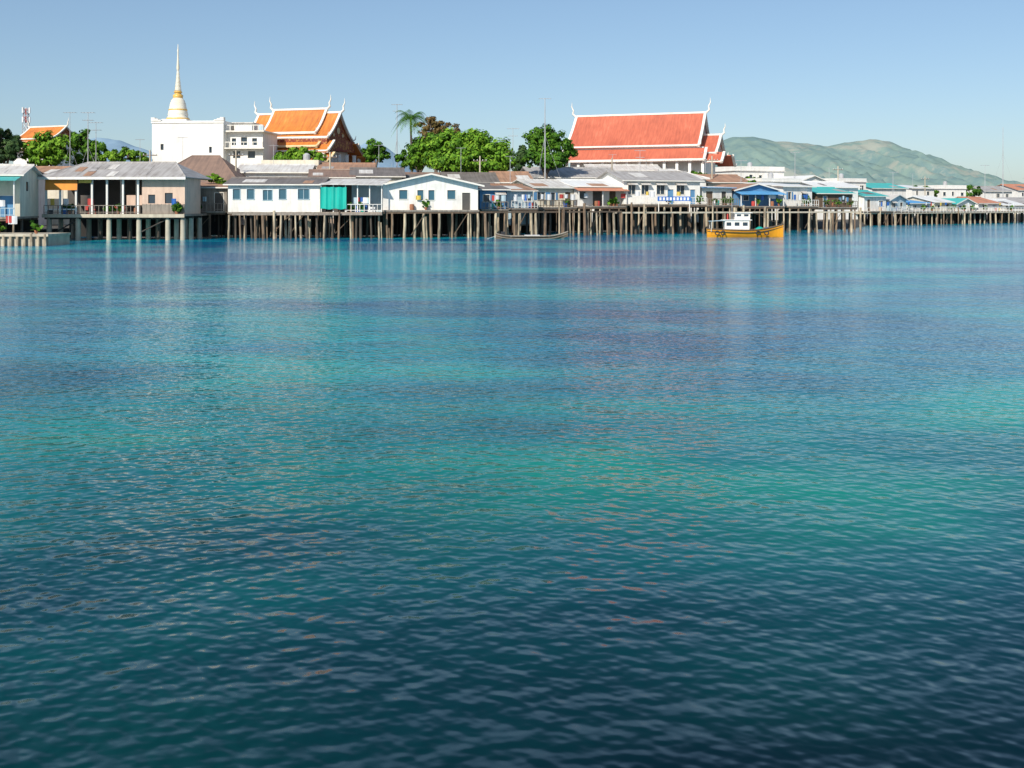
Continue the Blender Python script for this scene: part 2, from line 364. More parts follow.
def palm(name,px,Y,ptop,zb=1.2,seed=0,fr=3.2,nf=16):
    q=random.Random(seed); g=G(name,(PX(px,Y),Y,zb)); zt=PZ(ptop,Y)-zb
    g('trunk','bark').tube([(0,0,-.5),(.3,0,zt*.5),(.1,0,zt)],[.28,.2,.15],n=8)
    b=g('fronds','leaf')
    for i in range(nf):
        a=i*2.4+q.uniform(-.2,.2); up=q.uniform(.1,1.5); pr=None
        for k in range(11):
            t=k/10; rr=fr*t*(1-.15*up*t); z=zt+up*fr*t*.9-1.05*fr*t*t; p=Vector((.1+math.cos(a)*rr,math.sin(a)*rr,z))
            if pr is not None:
                sd=Vector((-math.sin(a),math.cos(a),0)); ww=.8*math.sin(math.pi*min(1,t*.85+.12))+.08
                for sg in (-1,1):
                    for u_ in (0,.5):
                        a0=pr.lerp(p,u_); b.poly([a0,a0+(p-pr)*.28,a0+(p-pr)*.8+sd*sg*ww+Vector((0,0,-.55*ww))])
            pr=p
    g.done()

# ------------------------------------------------------------------ world / light / camera
sc=bpy.context.scene
el=math.radians(36); az=math.radians(206)
sd=Vector((math.sin(az)*math.cos(el),math.cos(az)*math.cos(el),math.sin(el)))
w=bpy.data.worlds.new('World'); sc.world=w; w.use_nodes=True; nt=w.node_tree
bg=nt.nodes['Background']; sk=nt.nodes.new('ShaderNodeTexSky'); sk.sky_type='NISHITA'; sk.sun_disc=False
sk.sun_elevation=el; sk.sun_rotation=az; sk.air_density=1.0; sk.dust_density=.7; sk.ozone_density=3.8; sk.altitude=0
gm=nt.nodes.new('ShaderNodeGamma'); gm.inputs[1].default_value=.76
tn=nt.nodes.new('ShaderNodeMix'); tn.data_type='RGBA'; tn.blend_type='MULTIPLY'; tn.inputs[0].default_value=1; tn.inputs[7].default_value=(1.04,1.14,1.21,1)
nt.links.new(sk.outputs[0],gm.inputs[0]); nt.links.new(gm.outputs[0],tn.inputs[6]); nt.links.new(tn.outputs[2],bg.inputs[0]); bg.inputs[1].default_value=.15
sl=bpy.data.lights.new('sun','SUN'); sl.energy=5.0; sl.angle=math.radians(.5); sl.color=(1,.94,.84)
so=bpy.data.objects.new('sun',sl); sc.collection.objects.link(so); so.rotation_euler=(-sd).to_track_quat('-Z','Y').to_euler()
cam=bpy.data.cameras.new('camera'); co=bpy.data.objects.new('camera',cam); sc.collection.objects.link(co); co.location=(0,0,H); co.rotation_euler=(math.radians(90),0,0)
cam.lens=F/1024*36; cam.sensor_width=36; cam.shift_y=-(384-HY)/1024; cam.clip_end=30000; sc.camera=co
sc.view_settings.view_transform='Standard'; sc.view_settings.look='None'; sc.view_settings.exposure=0

# ------------------------------------------------------------------ water
def water():
    gp=bpy.data.node_groups.new('wave_height','ShaderNodeTree')
    gp.interface.new_socket('Vector',in_out='INPUT',socket_type='NodeSocketVector'); gp.interface.new_socket('Height',in_out='OUTPUT',socket_type='NodeSocketFloat')
    gi=gp.nodes.new('NodeGroupInput'); go=gp.nodes.new('NodeGroupOutput'); L=gp.links
    def layer(scl,rot,amp,det=0,dist=0.0):
        mp=N(gp,'ShaderNodeMapping'); mp.vector_type='TEXTURE'; mp.inputs['Rotation'].default_value=(0,0,math.radians(rot)); mp.inputs['Scale'].default_value=(1/scl[0],1/scl[1],1)
        L.new(gi.outputs[0],mp.inputs[0])
        n=N(gp,'ShaderNodeTexNoise'); n.noise_dimensions='2D'; n.inputs['Scale'].default_value=1; n.inputs['Detail'].default_value=det; n.inputs['Roughness'].default_value=.5; n.inputs['Distortion'].default_value=dist
        L.new(mp.outputs[0],n.inputs[0]); o=n.outputs[0]
        m=N(gp,'ShaderNodeMath',operation='MULTIPLY'); m.inputs[1].default_value=amp; L.new(o,m.inputs[0]); return m.outputs[0]
    ls=[layer((.5,.9),-8,.07,0),layer((2.5,4.0),18,.048,1),layer((3.8,5.4),-30,.036,1),layer((9,12),5,.007,0)]
    acc=ls[0]
    for l in ls[1:]:
        a=N(gp,'ShaderNodeMath',operation='ADD'); L.new(acc,a.inputs[0]); L.new(l,a.inputs[1]); acc=a.outputs[0]
    L.new(acc,go.inputs[0])
    m,nt,b=newmat('water'); L=nt.links
    g=N(nt,'ShaderNodeNewGeometry'); P=g.outputs['Position']; hs=[]; e=.015
    for off in ((0,0,0),(e,0,0),(0,e,0)):
        v=N(nt,'ShaderNodeVectorMath',operation='ADD'); v.inputs[1].default_value=off; L.new(P,v.inputs[0])
        gr=N(nt,'ShaderNodeGroup'); gr.node_tree=gp; L.new(v.outputs[0],gr.inputs[0]); hs.append(gr.outputs[0])
    def wn(scale,det=3,rough=.55,off=0):
        mp=N(nt,'ShaderNodeMapping'); mp.inputs['Scale'].default_value=scale; mp.inputs['Location'].default_value=(off,off,0); L.new(P,mp.inputs[0])
        n=N(nt,'ShaderNodeTexNoise'); n.noise_dimensions='2D'; n.inputs['Scale'].default_value=1; n.inputs['Detail'].default_value=det; n.inputs['Roughness'].default_value=rough; L.new(mp.outputs[0],n.inputs[0]); return n.outputs[0]
    wind=wn((.03,.075,1),4)
    mr=N(nt,'ShaderNodeMapRange'); mr.inputs[1].default_value=.38; mr.inputs[2].default_value=.62; mr.inputs[3].default_value=.6; mr.inputs[4].default_value=1.2; L.new(wind,mr.inputs[0])
    # added calm slick so the water mirrors the white temple as glare
    mpv=N(nt,'ShaderNodeMapping'); mpv.inputs['Location'].default_value=(13/11,-40/24,0); mpv.inputs['Scale'].default_value=(1/11,1/24,1); L.new(P,mpv.inputs[0])
    ln=N(nt,'ShaderNodeVectorMath',operation='LENGTH'); L.new(mpv.outputs[0],ln.inputs[0])
    glare_slick=N(nt,'ShaderNodeMapRange',interpolation_type='SMOOTHSTEP'); glare_slick.inputs[1].default_value=.1; glare_slick.inputs[2].default_value=1.3; glare_slick.inputs[3].default_value=.5; glare_slick.inputs[4].default_value=1.0; L.new(ln.outputs['Value'],glare_slick.inputs[0])
    wf=N(nt,'ShaderNodeMath',operation='MULTIPLY'); L.new(mr.outputs[0],wf.inputs[0]); L.new(glare_slick.outputs[0],wf.inputs[1])
    comp=[]; CL=.165
    for k in (1,2):
        s=N(nt,'ShaderNodeMath',operation='SUBTRACT'); L.new(hs[0],s.inputs[0]); L.new(hs[k],s.inputs[1])
        d=N(nt,'ShaderNodeMath',operation='DIVIDE'); d.inputs[1].default_value=e; L.new(s.outputs[0],d.inputs[0])
        q=N(nt,'ShaderNodeMath',operation='MULTIPLY'); L.new(d.outputs[0],q.inputs[0]); L.new(wf.outputs[0],q.inputs[1])
        # wave faces saturate at a limiting steepness
        sq=N(nt,'ShaderNodeMath',operation='MULTIPLY'); L.new(q.outputs[0],sq.inputs[0]); L.new(q.outputs[0],sq.inputs[1])
        ma=N(nt,'ShaderNodeMath',operation='MULTIPLY_ADD'); L.new(sq.outputs[0],ma.inputs[0]); ma.inputs[1].default_value=1/(CL*CL); ma.inputs[2].default_value=1
        rt=N(nt,'ShaderNodeMath',operation='INVERSE_SQRT'); L.new(ma.outputs[0],rt.inputs[0])
        c=N(nt,'ShaderNodeMath',operation='MULTIPLY'); L.new(q.outputs[0],c.inputs[0]); L.new(rt.outputs[0],c.inputs[1]); comp.append(c.outputs[0])
    cx=N(nt,'ShaderNodeCombineXYZ'); L.new(comp[0],cx.inputs[0]); L.new(comp[1],cx.inputs[1]); cx.inputs[2].default_value=1
    nn=N(nt,'ShaderNodeVectorMath',operation='NORMALIZE'); L.new(cx.outputs[0],nn.inputs[0]); L.new(nn.outputs[0],b.inputs['Normal'])
    # depth colour, shallower towards the shore; vignette darkening near the viewer painted in
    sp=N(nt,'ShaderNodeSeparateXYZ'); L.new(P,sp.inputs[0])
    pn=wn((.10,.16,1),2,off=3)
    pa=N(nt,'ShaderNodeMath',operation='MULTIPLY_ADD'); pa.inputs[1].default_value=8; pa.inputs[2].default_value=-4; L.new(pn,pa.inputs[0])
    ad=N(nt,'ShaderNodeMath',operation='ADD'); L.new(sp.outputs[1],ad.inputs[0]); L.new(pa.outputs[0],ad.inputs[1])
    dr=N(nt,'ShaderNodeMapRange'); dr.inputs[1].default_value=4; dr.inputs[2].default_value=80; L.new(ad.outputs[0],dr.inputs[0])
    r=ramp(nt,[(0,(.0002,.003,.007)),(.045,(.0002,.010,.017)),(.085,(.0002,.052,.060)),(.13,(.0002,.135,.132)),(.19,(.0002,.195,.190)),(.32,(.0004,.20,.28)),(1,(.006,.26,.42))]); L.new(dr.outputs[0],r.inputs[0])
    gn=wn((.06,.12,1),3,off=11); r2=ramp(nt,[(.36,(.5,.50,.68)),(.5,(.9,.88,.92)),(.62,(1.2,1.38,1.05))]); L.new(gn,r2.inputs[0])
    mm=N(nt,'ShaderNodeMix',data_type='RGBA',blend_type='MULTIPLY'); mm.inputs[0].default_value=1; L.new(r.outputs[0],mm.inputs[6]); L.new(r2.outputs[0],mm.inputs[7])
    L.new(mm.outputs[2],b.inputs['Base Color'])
    b.inputs['Roughness'].default_value=.10; b.inputs['IOR'].default_value=1.33; b.inputs['Specular Tint'].default_value=(.52,.95,1,1)
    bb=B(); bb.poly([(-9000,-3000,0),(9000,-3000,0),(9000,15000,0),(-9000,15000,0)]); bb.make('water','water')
water()
# ------------------------------------------------------------------ ground
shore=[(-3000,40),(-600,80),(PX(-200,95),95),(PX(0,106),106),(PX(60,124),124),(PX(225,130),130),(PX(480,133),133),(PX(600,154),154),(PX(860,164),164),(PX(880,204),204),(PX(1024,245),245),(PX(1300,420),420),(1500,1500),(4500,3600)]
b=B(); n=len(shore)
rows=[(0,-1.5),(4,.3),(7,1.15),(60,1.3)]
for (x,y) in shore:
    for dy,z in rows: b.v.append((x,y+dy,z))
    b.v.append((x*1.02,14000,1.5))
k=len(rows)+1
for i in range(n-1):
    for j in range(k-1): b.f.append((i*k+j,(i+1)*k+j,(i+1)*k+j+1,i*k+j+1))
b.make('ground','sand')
# ------------------------------------------------------------------ hills
def hillmat(name,g1,g2,br):
    m,nt,bs=newmat(name); L=nt.links; tc=N(nt,'ShaderNodeTexCoord')
    def nz(s,d=6):
        n=N(nt,'ShaderNodeTexNoise'); n.inputs['Scale'].default_value=s; n.inputs['Detail'].default_value=d; n.inputs['Roughness'].default_value=.7; L.new(tc.outputs['Object'],n.inputs[0]); return n.outputs[0]
    r=ramp(nt,[(.40,g1),(.60,g2)]); L.new(nz(.016,8),r.inputs[0])
    r2=ramp(nt,[(.56,(0,0,0)),(.64,(1,1,1))]); L.new(nz(.005),r2.inputs[0])
    mx=N(nt,'ShaderNodeMix',data_type='RGBA'); L.new(r2.outputs[0],mx.inputs[0]); L.new(r.outputs[0],mx.inputs[6]); mx.inputs[7].default_value=(*br,1)
    L.new(mx.outputs[2],bs.inputs['Base Color']); bs.inputs['Roughness'].default_value=1; bs.inputs['Specular IOR Level'].default_value=0
hillmat('hill_green_haze',(.16,.245,.245),(.22,.305,.265),(.31,.335,.29))  # aerial haze is mixed into the base colours of the hills
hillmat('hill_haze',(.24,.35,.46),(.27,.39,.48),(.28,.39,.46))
def hill(name,prof,Y,dep,m,seed=0,amp=.16):
    s=Y/F; b=B(); px0,px1=prof[0][0],prof[-1][0]; nx=int((px1-px0)/1.5)+2; ny=40
    def h(px):
        for (a,ya),(c,yc) in zip(prof,prof[1:]):
            if a<=px<=c:
                t=(px-a)/(c-a); t=t*t*(3-2*t)*.4+t*.6; return PZ(ya+(yc-ya)*t,Y)
        return 0
    for i in range(nx):
        px=px0+(px1-px0)*i/(nx-1); hh=max(h(px),1)
        for j in range(ny):
            t=j/(ny-1)*2-1; y=Y+t*dep; x=PX(px,Y)
            sp=max(0,1-abs(t))**.9
            nzv=mn.fractal(Vector((x/s/38+seed,y/s/38*1.3,seed)),1,2,6)
            rid=1-abs(mn.noise(Vector((x/s/16+seed+y/s/60,y/s/80,3))))*2
            z=hh*sp*(1+amp*nzv*(1-sp)*1.6)-amp*hh*1.3*(1-rid)*(1-sp)*sp*2 +nzv*hh*.02*sp
            b.v.append((x,y,z if 0<j<ny-1 else -5))
    for i in range(nx-1):
        for j in range(ny-1): b.f.append((i*ny+j,(i+1)*ny+j,(i+1)*ny+j+1,i*ny+j+1))
    b.make(name,m,None,True)
hill('hill',[(655,204),(690,165),(715,142),(735,135),(752,135),(775,140),(800,142),(826,145),(850,141),(872,138),(886,140),(905,148),(930,159),(955,171),(975,181),(1000,189),(1040,196),(1120,203)],3200,900,'hill_green_haze',1)
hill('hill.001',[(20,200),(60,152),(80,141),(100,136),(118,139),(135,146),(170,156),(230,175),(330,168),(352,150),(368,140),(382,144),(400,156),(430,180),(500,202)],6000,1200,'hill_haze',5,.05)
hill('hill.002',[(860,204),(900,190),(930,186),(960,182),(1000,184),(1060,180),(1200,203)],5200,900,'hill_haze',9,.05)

# ------------------------------------------------------------------ temples
def thai_section(g,tag,x0,x1,ya,za,yb,zb,tile,trim,curve=.1,ends=(1,1),gable=None,tr=.45,ridge=True,horn=1.0):
    K=5; prof=[]
    for k in range(K+1):
        t=k/K; prof.append((ya+(yb-ya)*t, za+(zb-za)*t-(za-zb)*curve*math.sin(math.pi*t)))
    for sg in (-1,1):
        rb=g('roof_tiles',tile); tb=g('roof_borders',trim)
        for (y0,z0),(y1,z1) in zip(prof,prof[1:]):
            rb.slab([(x0,sg*y0,z0),(x1,sg*y0,z0),(x1,sg*y1,z1),(x0,sg*y1,z1)],.16)
            for e,(xa,xb) in ((ends[0],(x0-.12,x0+tr)),(ends[1],(x1-tr,x1+.12))):
                if e: tb.slab([(xa,sg*y0,z0+.12),(xb,sg*y0,z0+.12),(xb,sg*y1,z1+.12),(xa,sg*y1,z1+.12)],.34)
        y0,z0=prof[-1]; y1,z1=prof[-2]; f=.25/max(abs(y1-y0),.01)*1.0; f=min(f,1)
        tb.slab([(x0-.1,sg*y0,z0+.1),(x1+.1,sg*y0,z0+.1),(x1+.1,sg*(y0+(y1-y0)*f),z0+(z1-z0)*f+.1),(x0-.1,sg*(y0+(y1-y0)*f),z0+(z1-z0)*f+.1)],.24)
        for e,xx,dx in ((ends[0],x0,-1),(ends[1],x1,1)):
            if e and horn: g('finials',trim).tube([(xx,sg*yb,zb),(xx+dx*.25*horn,sg*(yb+.35*horn),zb+.25*horn),(xx+dx*.35*horn,sg*(yb+.45*horn),zb+.9*horn)],[.14,.12,.03],n=6)
    if ridge:
        g('roof_borders',trim).box(x0-.1,x1+.1,-.16,.16,za-.05,za+.28)
        for e,xx,dx in ((ends[0],x0,-1),(ends[1],x1,1)):
            if e and horn: g('finials',trim).tube([(xx,0,za),(xx+dx*.55*horn,0,za+.5*horn),(xx+dx*.45*horn,0,za+1.1*horn),(xx+dx*.75*horn,0,za+1.7*horn),(xx+dx*.7*horn,0,za+2.5*horn)],[.22,.2,.15,.1,.02],n=7)
    if gable:
        for e,xx in ((ends[0],x0+.5),(ends[1],x1-.5)):
            if e:
                pts=[(xx,y,z-.2) for y,z in prof]+[(xx,-y,z-.2) for y,z in reversed(prof)]
                if ya==0: pts=[(xx,y,z-.2) for y,z in prof]+[(xx,-y,z-.2) for y,z in list(reversed(prof))[:-1]]
                g('gable_panel',gable).poly(pts)
                d=.08 if xx>0 else -.08
                gg=g('gable_ornament','trim_cream')
                h=prof[0][1]-prof[-1][1]
                for (cy,cz,rr) in ((0,prof[-1][1]+h*.32,h*.13),(-yb*.35,prof[-1][1]+h*.15,h*.07),(yb*.35,prof[-1][1]+h*.15,h*.07)):
                    gg.poly([(xx+d,cy+rr*math.cos(a*math.pi/5)*1.0,cz+rr*math.sin(a*math.pi/5)) for a in range(10)])
Y=172; g=G('orange_roof_temple',(PX(299,Y),Y,0),math.radians(-16)); z=lambda py:PZ(py,Y)
thai_section(g,'a',-4.9,5.3,0,z(110),4.2,z(135),'tile_orange','trim_white',gable='gable_red',horn=1.0,tr=.3)
thai_section(g,'b',-7.9,7.9,0,z(114),4.9,z(140),'tile_orange','trim_white',gable='gable_red',horn=1.0,tr=.3)
thai_section(g,'c',-6.6,6.8,4.0,z(138),6.6,z(149),'tile_orange','trim_cream',ridge=False,curve=.05,horn=.6,tr=.3)
thai_section(g,'d',-9.0,9.0,4.6,z(143),7.2,z(154),'tile_orange','trim_white',ridge=False,curve=.05,horn=.8,tr=.3)
thai_section(g,'e',-9.6,9.8,6.2,z(155),8.6,z(164),'tile_orange','trim_cream',ridge=False,curve=.05,horn=.8,tr=.3)
g('walls','white_clean').box(-6.5,6.7,-5.2,5.2,1,z(152)); g('gable_base','gable_red').box(-8.0,8.0,-5.4,5.4,z(152),z(141))
for i in range(7):
    for s_ in(-1,1): g('columns','white_clean').lathe([(.45,1),(.38,1.5),(.32,z(156)),(.45,z(155))],-7.8+i*2.65,s_*6.9,10)
for j in range(4): g('columns','white_clean').lathe([(.45,1),(.32,z(156)),(.45,z(155))],8.3,-4.5+j*3,10)
g.done()
Y=190; g=G('red_roof_hall',(PX(641,Y),Y,0),math.radians(-20))
thai_section(g,'a',-12.9,12.3,0,PZ(115,Y),7.4,PZ(149,Y),'tile_red','trim_white',gable='gable_white',curve=.06,horn=1.15,tr=.35)
thai_section(g,'b',-13.4,13.6,7.0,PZ(151,Y),9.6,PZ(163,Y),'tile_red','trim_white',ridge=False,curve=.05,horn=.6,tr=.35)
thai_section(g,'c',11.9,15.2,0,PZ(137,Y),6.4,PZ(156,Y),'tile_red','trim_white',ends=(0,1),gable='gable_white',curve=.06,horn=.9,tr=.35)
thai_section(g,'d',13.2,16.6,5.8,PZ(155,Y),9.2,PZ(165,Y),'tile_red','trim_white',ends=(0,1),ridge=False,curve=.05,horn=.5,tr=.35)
g('walls','white_clean').box(-12,13,-7,7,1,PZ(150,Y))
for i in range(12): g('columns','white_clean').box(-12.4+i*2.3,-11.9+i*2.3,-9.0,-8.5,1,PZ(161,Y))
for i in range(10): g('windows','glass').box(-11.3+i*2.3,-10.2+i*2.3,-7.06,-7.02,4,8)
g.done()
Y=260; g=G('small_orange_temple',(PX(48,Y),Y,0),math.radians(-22))
thai_section(g,'a',-6.4,6.4,0,PZ(127,Y),5,PZ(140,Y),'tile_orange','trim_white',gable='gable_red',horn=.9,tr=.35)
thai_section(g,'b',-8,8,4.4,PZ(140,Y),8,PZ(150,Y),'tile_orange','trim_white',ridge=False,horn=.7,tr=.35)
g('walls','white_clean').box(-6.5,6.5,-5,5,1,PZ(142,Y)); g.done()

# white shrine building + chedi
Y=158; g=G('white_temple_building',(PX(152,Y),Y,0),math.radians(-4)); s=Y/F
W=73*s; zt=PZ(121,Y)
wall(g('walls','white_clean'),W,1,zt,[(W*.12,W*.12+.5,PZ(150,Y),PZ(144,Y)),(W*.8,W*.8+.45,PZ(153,Y),PZ(147,Y))],y0=0,y1=.3)
g('windows','glass').box(W*.1,W*.9,.31,.36,PZ(154,Y),PZ(142,Y))
wb=g('walls','white_clean'); wb.box(0,.3,.3,10,1,zt); wb.box(W-.3,W,.3,10,1,zt); wb.box(.3,W-.3,9.7,10,1,zt)
g('roof','white_clean').box(.3,W-.3,.3,9.7,zt-.5,zt-.3)
c=g('cornice','white_clean'); c.box(-.12,W+.12,-.12,-.002,zt-.35,zt-.1)
for i in range(3):
    for sx,x in ((1,-.1),(-1,W+.1)): c.box(min(x,x+sx*(1.6-i*.5)),max(x,x+sx*(1.6-i*.5)),-.16-.01*i,.6,zt+i*.18,zt+i*.18+.18)
A0=W+.02; A1=W+37*s; za=PZ(132,Y); d0=1.5
g2=g('annex_walls','white_clean')
holes=[(.8,1.5,PZ(145,Y),PZ(138,Y)),(2.3,3.3,PZ(145,Y),PZ(137,Y)),(4.1,4.9,PZ(145,Y),PZ(138,Y)),(1,2.2,PZ(158,Y),PZ(151,Y)),(3.4,4.6,PZ(158,Y),PZ(151,Y))]
bb=B(); wall(bb,A1-A0,1,za,holes,y0=d0,y1=d0+.25)
n0=len(g2.v); g2.v+=[(v[0]+A0,v[1],v[2]) for v in bb.v]; g2.f+=[tuple(i+n0 for i in f) for f in bb.f]
g('annex_glass','glass').box(A0+.3,A1-.3,d0+.26,d0+.3,PZ(159,Y),PZ(136,Y))
g2.box(A1-.25,A1,d0+.25,9,1,za); g2.box(A0,A1-.25,8.8,9,1,za)
g('annex_slab','trim_white').box(A0-.5,A1+.5,d0-1.0,9.4,za,za+.22)
g('annex_slab','trim_white').box(A0,A1+.6,d0-1.3,d0-.002,PZ(149,Y),PZ(149,Y)+.2)
for i in range(9): 
    x=A0+.1+(A1-A0+.2)*i/8; g('terrace_rail','trim_white').box(x-.06,x+.06,d0-.9,d0-.8,za+.22,za+1.0); g('terrace_rail','trim_white').box(x-.05,x+.05,d0-1.2,d0-1.1,PZ(149,Y)+.2,PZ(149,Y)+1)
g('terrace_rail','trim_white').box(A0,A1+.3,d0-.92,d0-.78,za+1.0,za+1.12); g('terrace_rail','trim_white').box(A0,A1+.4,d0-1.22,d0-1.08,PZ(149,Y)+1,PZ(149,Y)+1.12)
g('stair_room','white_clean').box(A0+.5,A0+3.4,3.4,7,za+.22,PZ(122,Y)); g('stair_room','roof_light').box(A0+.2,A0+3.7,3.1,7.3,PZ(122,Y),PZ(122,Y)+.15)
g('roof_tank','lightblue_paint').lathe([(.5,za+.2),(.5,za+1.3),(.2,za+1.5)],A1-1.4,5,12)
g.done()
Y=163; s=Y/F; g=G('golden_chedi',(PX(178,Y),Y,0)); zz=lambda py:PZ(py,Y)
g('base','white_clean').box(-2.4,2.4,-2.4,2.4,1,zz(124)); g('base','white_clean').box(-2,2,-2,2,zz(124),zz(120)); 
g('bell','chedi_white').lathe([(1.75,zz(120)),(1.8,zz(119)),(1.62,zz(118.4)),(1.66,zz(117)),(1.5,zz(116.4)),(1.62,zz(115)),(1.5,zz(112)),(1.36,zz(108)),(1.25,zz(104)),(1.05,zz(100.5)),(.72,zz(98))],n=28)
g('harmika','gold').lathe([(.75,zz(98)),(.8,zz(97)),(.8,zz(95)),(.6,zz(94.6)),(.5,zz(93)),(.68,zz(92.6)),(.66,zz(91.8)),(.45,zz(91))],n=24)
pr=[]
for k in range(16):
    t=k/15; zc=91-t*20; r_=.60*(1-t)+.2*t; pr+=[(r_*.78,zz(zc)),(r_,zz(zc-.4)),(r_*.78,zz(zc-.9))]
g('ringed_spire','chedi_white').lathe(pr,n=20)
g('needle','chedi_white').lathe([(.2,zz(70)),(.24,zz(68)),(.15,zz(60)),(.11,zz(52)),(.15,zz(51)),(.07,zz(48)),(.03,zz(44))],n=14)
for pz_,rr in ((119,1.86),(110,1.5)):
    g('gold_bands','gold').lathe([(rr-.03,zz(pz_+.7)),(rr,zz(pz_)),(rr-.03,zz(pz_-.7))],n=28)
g.done(smooth=('bell','needle','harmika'))

# ------------------------------------------------------------------ waterfront houses
def pavilion():
    Y=113; s=Y/F; x0=PX(44,Y); W=(184-44)*s; g=G('stilt_pavilion',(x0,Y,0)); d=9; zf=PZ(214,Y); ze=PZ(177,Y); zr=PZ(161,Y); U=lambda px:(px-44)*s
    g('deck','grey_wood').box(-.1,W+.1,-.2,d,zf-.25,zf); g('deck_edge','concrete').box(-.12,W+.12,-.28,-.202,zf-.4,zf-.02)
    r=g('roof','roof_grey'); o=.4; iw=3.0; m_=d/2
    A=(-o,-o-.3,ze);Bq=(W+o,-o-.3,ze);C=(W+o,d+o,ze);D=(-o,d+o,ze);E=(iw,m_,zr);Fq=(W-iw+.6,m_,zr)
    for pts in ([A,Bq,Fq,E],[Bq,C,Fq],[C,D,E,Fq],[D,A,E]): r.slab(pts,.08)
    r.tube([E,Fq],[.13,.13]); r.tube([A,E],[.09,.09]); r.tube([Bq,Fq],[.09,.09])
    q=random.Random(4)
    for j in range(9):
        a=q.uniform(2,W-3); t0=q.uniform(0,.6); t1=t0+.3; f=lambda t:(-o-.3+(m_+o+.3)*t, ze+(zr-ze)*t+.04); P0=f(t0);P1=f(t1)
        g('roof_patches',q.choice(['roof_light','roof_light','roof_grey','roof_rust'])).slab([(a,P0[0],P0[1]),(a+.9,P0[0],P0[1]),(a+.9,P1[0],P1[1]),(a,P1[0],P1[1])],.03)
    g('fascia','white_paint').box(-o,W+o,-o-.34,-o-.305,ze-.3,ze-.03)
    for px in (46,60,76,92,107,123,138):
        g('posts','white_paint').box(U(px)-.1,U(px)+.1,-.05,.15,zf,ze-.05)
        g('posts','white_paint').box(U(px)-.08,U(px)+.08,4,4.16,zf,ze+1)
    rail(g,0,U(140),-.02,zf,1.0,'grey_wood',.5)
    g('railing_panel','white_paint').box(0,U(76),.06,.09,zf+.45,zf+.6)
    g('awning','tarp_orange').slab([(U(46),-.25,PZ(190,Y)),(U(78),-.25,PZ(190,Y)),(U(78),-.12,ze-.1),(U(46),-.12,ze-.1)],.02)
    g('awning_stripe','cloth_yellow').box(U(79),U(92),-.14,-.1,PZ(183,Y),ze-.1)
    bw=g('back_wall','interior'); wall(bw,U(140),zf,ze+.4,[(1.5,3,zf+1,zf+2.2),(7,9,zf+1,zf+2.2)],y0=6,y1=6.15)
    for (a,b_) in ((1.2,2.6),(4.2,5.6),(7.6,9.0)):
        g('tables','wood').box(a,b_,1.4,2.2,zf+.7,zf+.76)
        for xx in(a+.05,b_-.12):
            for yy in(1.45,2.08): g('tables','wood').box(xx,xx+.07,yy,yy+.07,zf,zf+.7)
        for xx in (a+.1,a+.9):
            g('chairs','cloth_red').box(xx,xx+.4,.75,1.15,zf+.42,zf+.47); g('chairs','cloth_red').box(xx,xx+.4,.72,.75,zf+.42,zf+.9)
            for dx in(0,.35): g('chairs','cloth_red').box(xx+dx,xx+dx+.05,.8,.85,zf,zf+.42)
    wr=g('side_room','peach_paint'); ww=W-U(141)
    b2=B(); wall(b2,ww,zf,ze-.02,[(.7,1.5,zf+1.2,zf+2.2),(2.6,3.5,zf+1.2,zf+2.4)],y0=.3,y1=.42); n0=len(wr.v); wr.v+=[(v[0]+U(141),v[1],v[2]) for v in b2.v]; wr.f+=[tuple(i+n0 for i in f) for f in b2.f]
    wr.box(U(141),U(141)+.12,.42,6,zf,ze-.02); wr.box(W-.12,W,.42,6,zf,ze-.02); g('side_room_glass','glass').box(U(141)+.3,W-.3,.44,.46,zf+1,zf+2.5)
    for k in range(12):
        xx=U(141)+.1+k*(ww-.2)/11; g('wall_battens','grey_wood').box(xx-.03,xx+.03,.25,.298,zf,zf+1.15)
    g('wainscot','grey_wood').box(U(141)+.02,W-.02,.26,.296,zf+.02,zf+1.1)
    for px in (48,77,108,138,167,182):
        for yy in (.3,3.2,6.4): g('pilings','concrete').tube([(U(px),yy,-1.2),(U(px),yy,zf-.5)],[.3,.27],n=12)
    for yy in (.3,3.2,6.4): g('beams','dark_wood').box(0,W,yy-.2,yy+.2,zf-.6,zf-.252)
    for px in (62,93,123,152): g('thin_piles','pile_dark').tube([(U(px),1.8,-1.2),(U(px)+.2,1.8,zf-.25)],[.12,.12],n=7)
    g('rear_shade_sheet','under_floor_shade').box(0,W,d,d+.1,.1,zf-.3)  # painted shade closing off the back of the under-deck space
    g('brace','dark_wood').tube([(U(50),.3,.6),(U(77),.3,zf-.6)],[.08,.08]); g('brace','dark_wood').tube([(U(138),.3,.8),(U(166),.3,zf-.6)],[.08,.08])
    clutter(g,.4,U(136),.4,zf,21,9); clutter(g,U(142),W-.6,-.05,zf,22,4)
    g.done()
pavilion()
house('stilt_house',-75,20,103,105,8,217,174,163,'x','cream_paint','roof_light',autow=4,deck=2.2,railm='lightblue_paint',seed=1,porch='roof_teal',clut=6,sp=1.8)
g=G('sea_wall',(PX(-160,97),97,0)); L_=(208)*97/F
g('cap','concrete').box(0,L_,0,5,PZ(234,97)-.25,PZ(234,97)); g('face','concrete').box(.1,L_-.1,.3,5,-1.5,PZ(234,97)-.25)
for i in range(30):
    x=.3+i*(L_-.6)/29; g('fender_piles','pile').tube([(x,.05,-1.3),(x,.1,PZ(234,97)-.1+R.uniform(-.2,.3))],[.17,.16],n=8)
clutter(g,10,L_-1,1.2,PZ(234,97),5,7); g.done()
house('brown_roof_house',150,236,131,131,11,211,184,154,'hip','grey_wood','roof_brown',autow=5,seed=3,pm='pile_dark',o=.8,fascia='grey_wood',antenna=True)
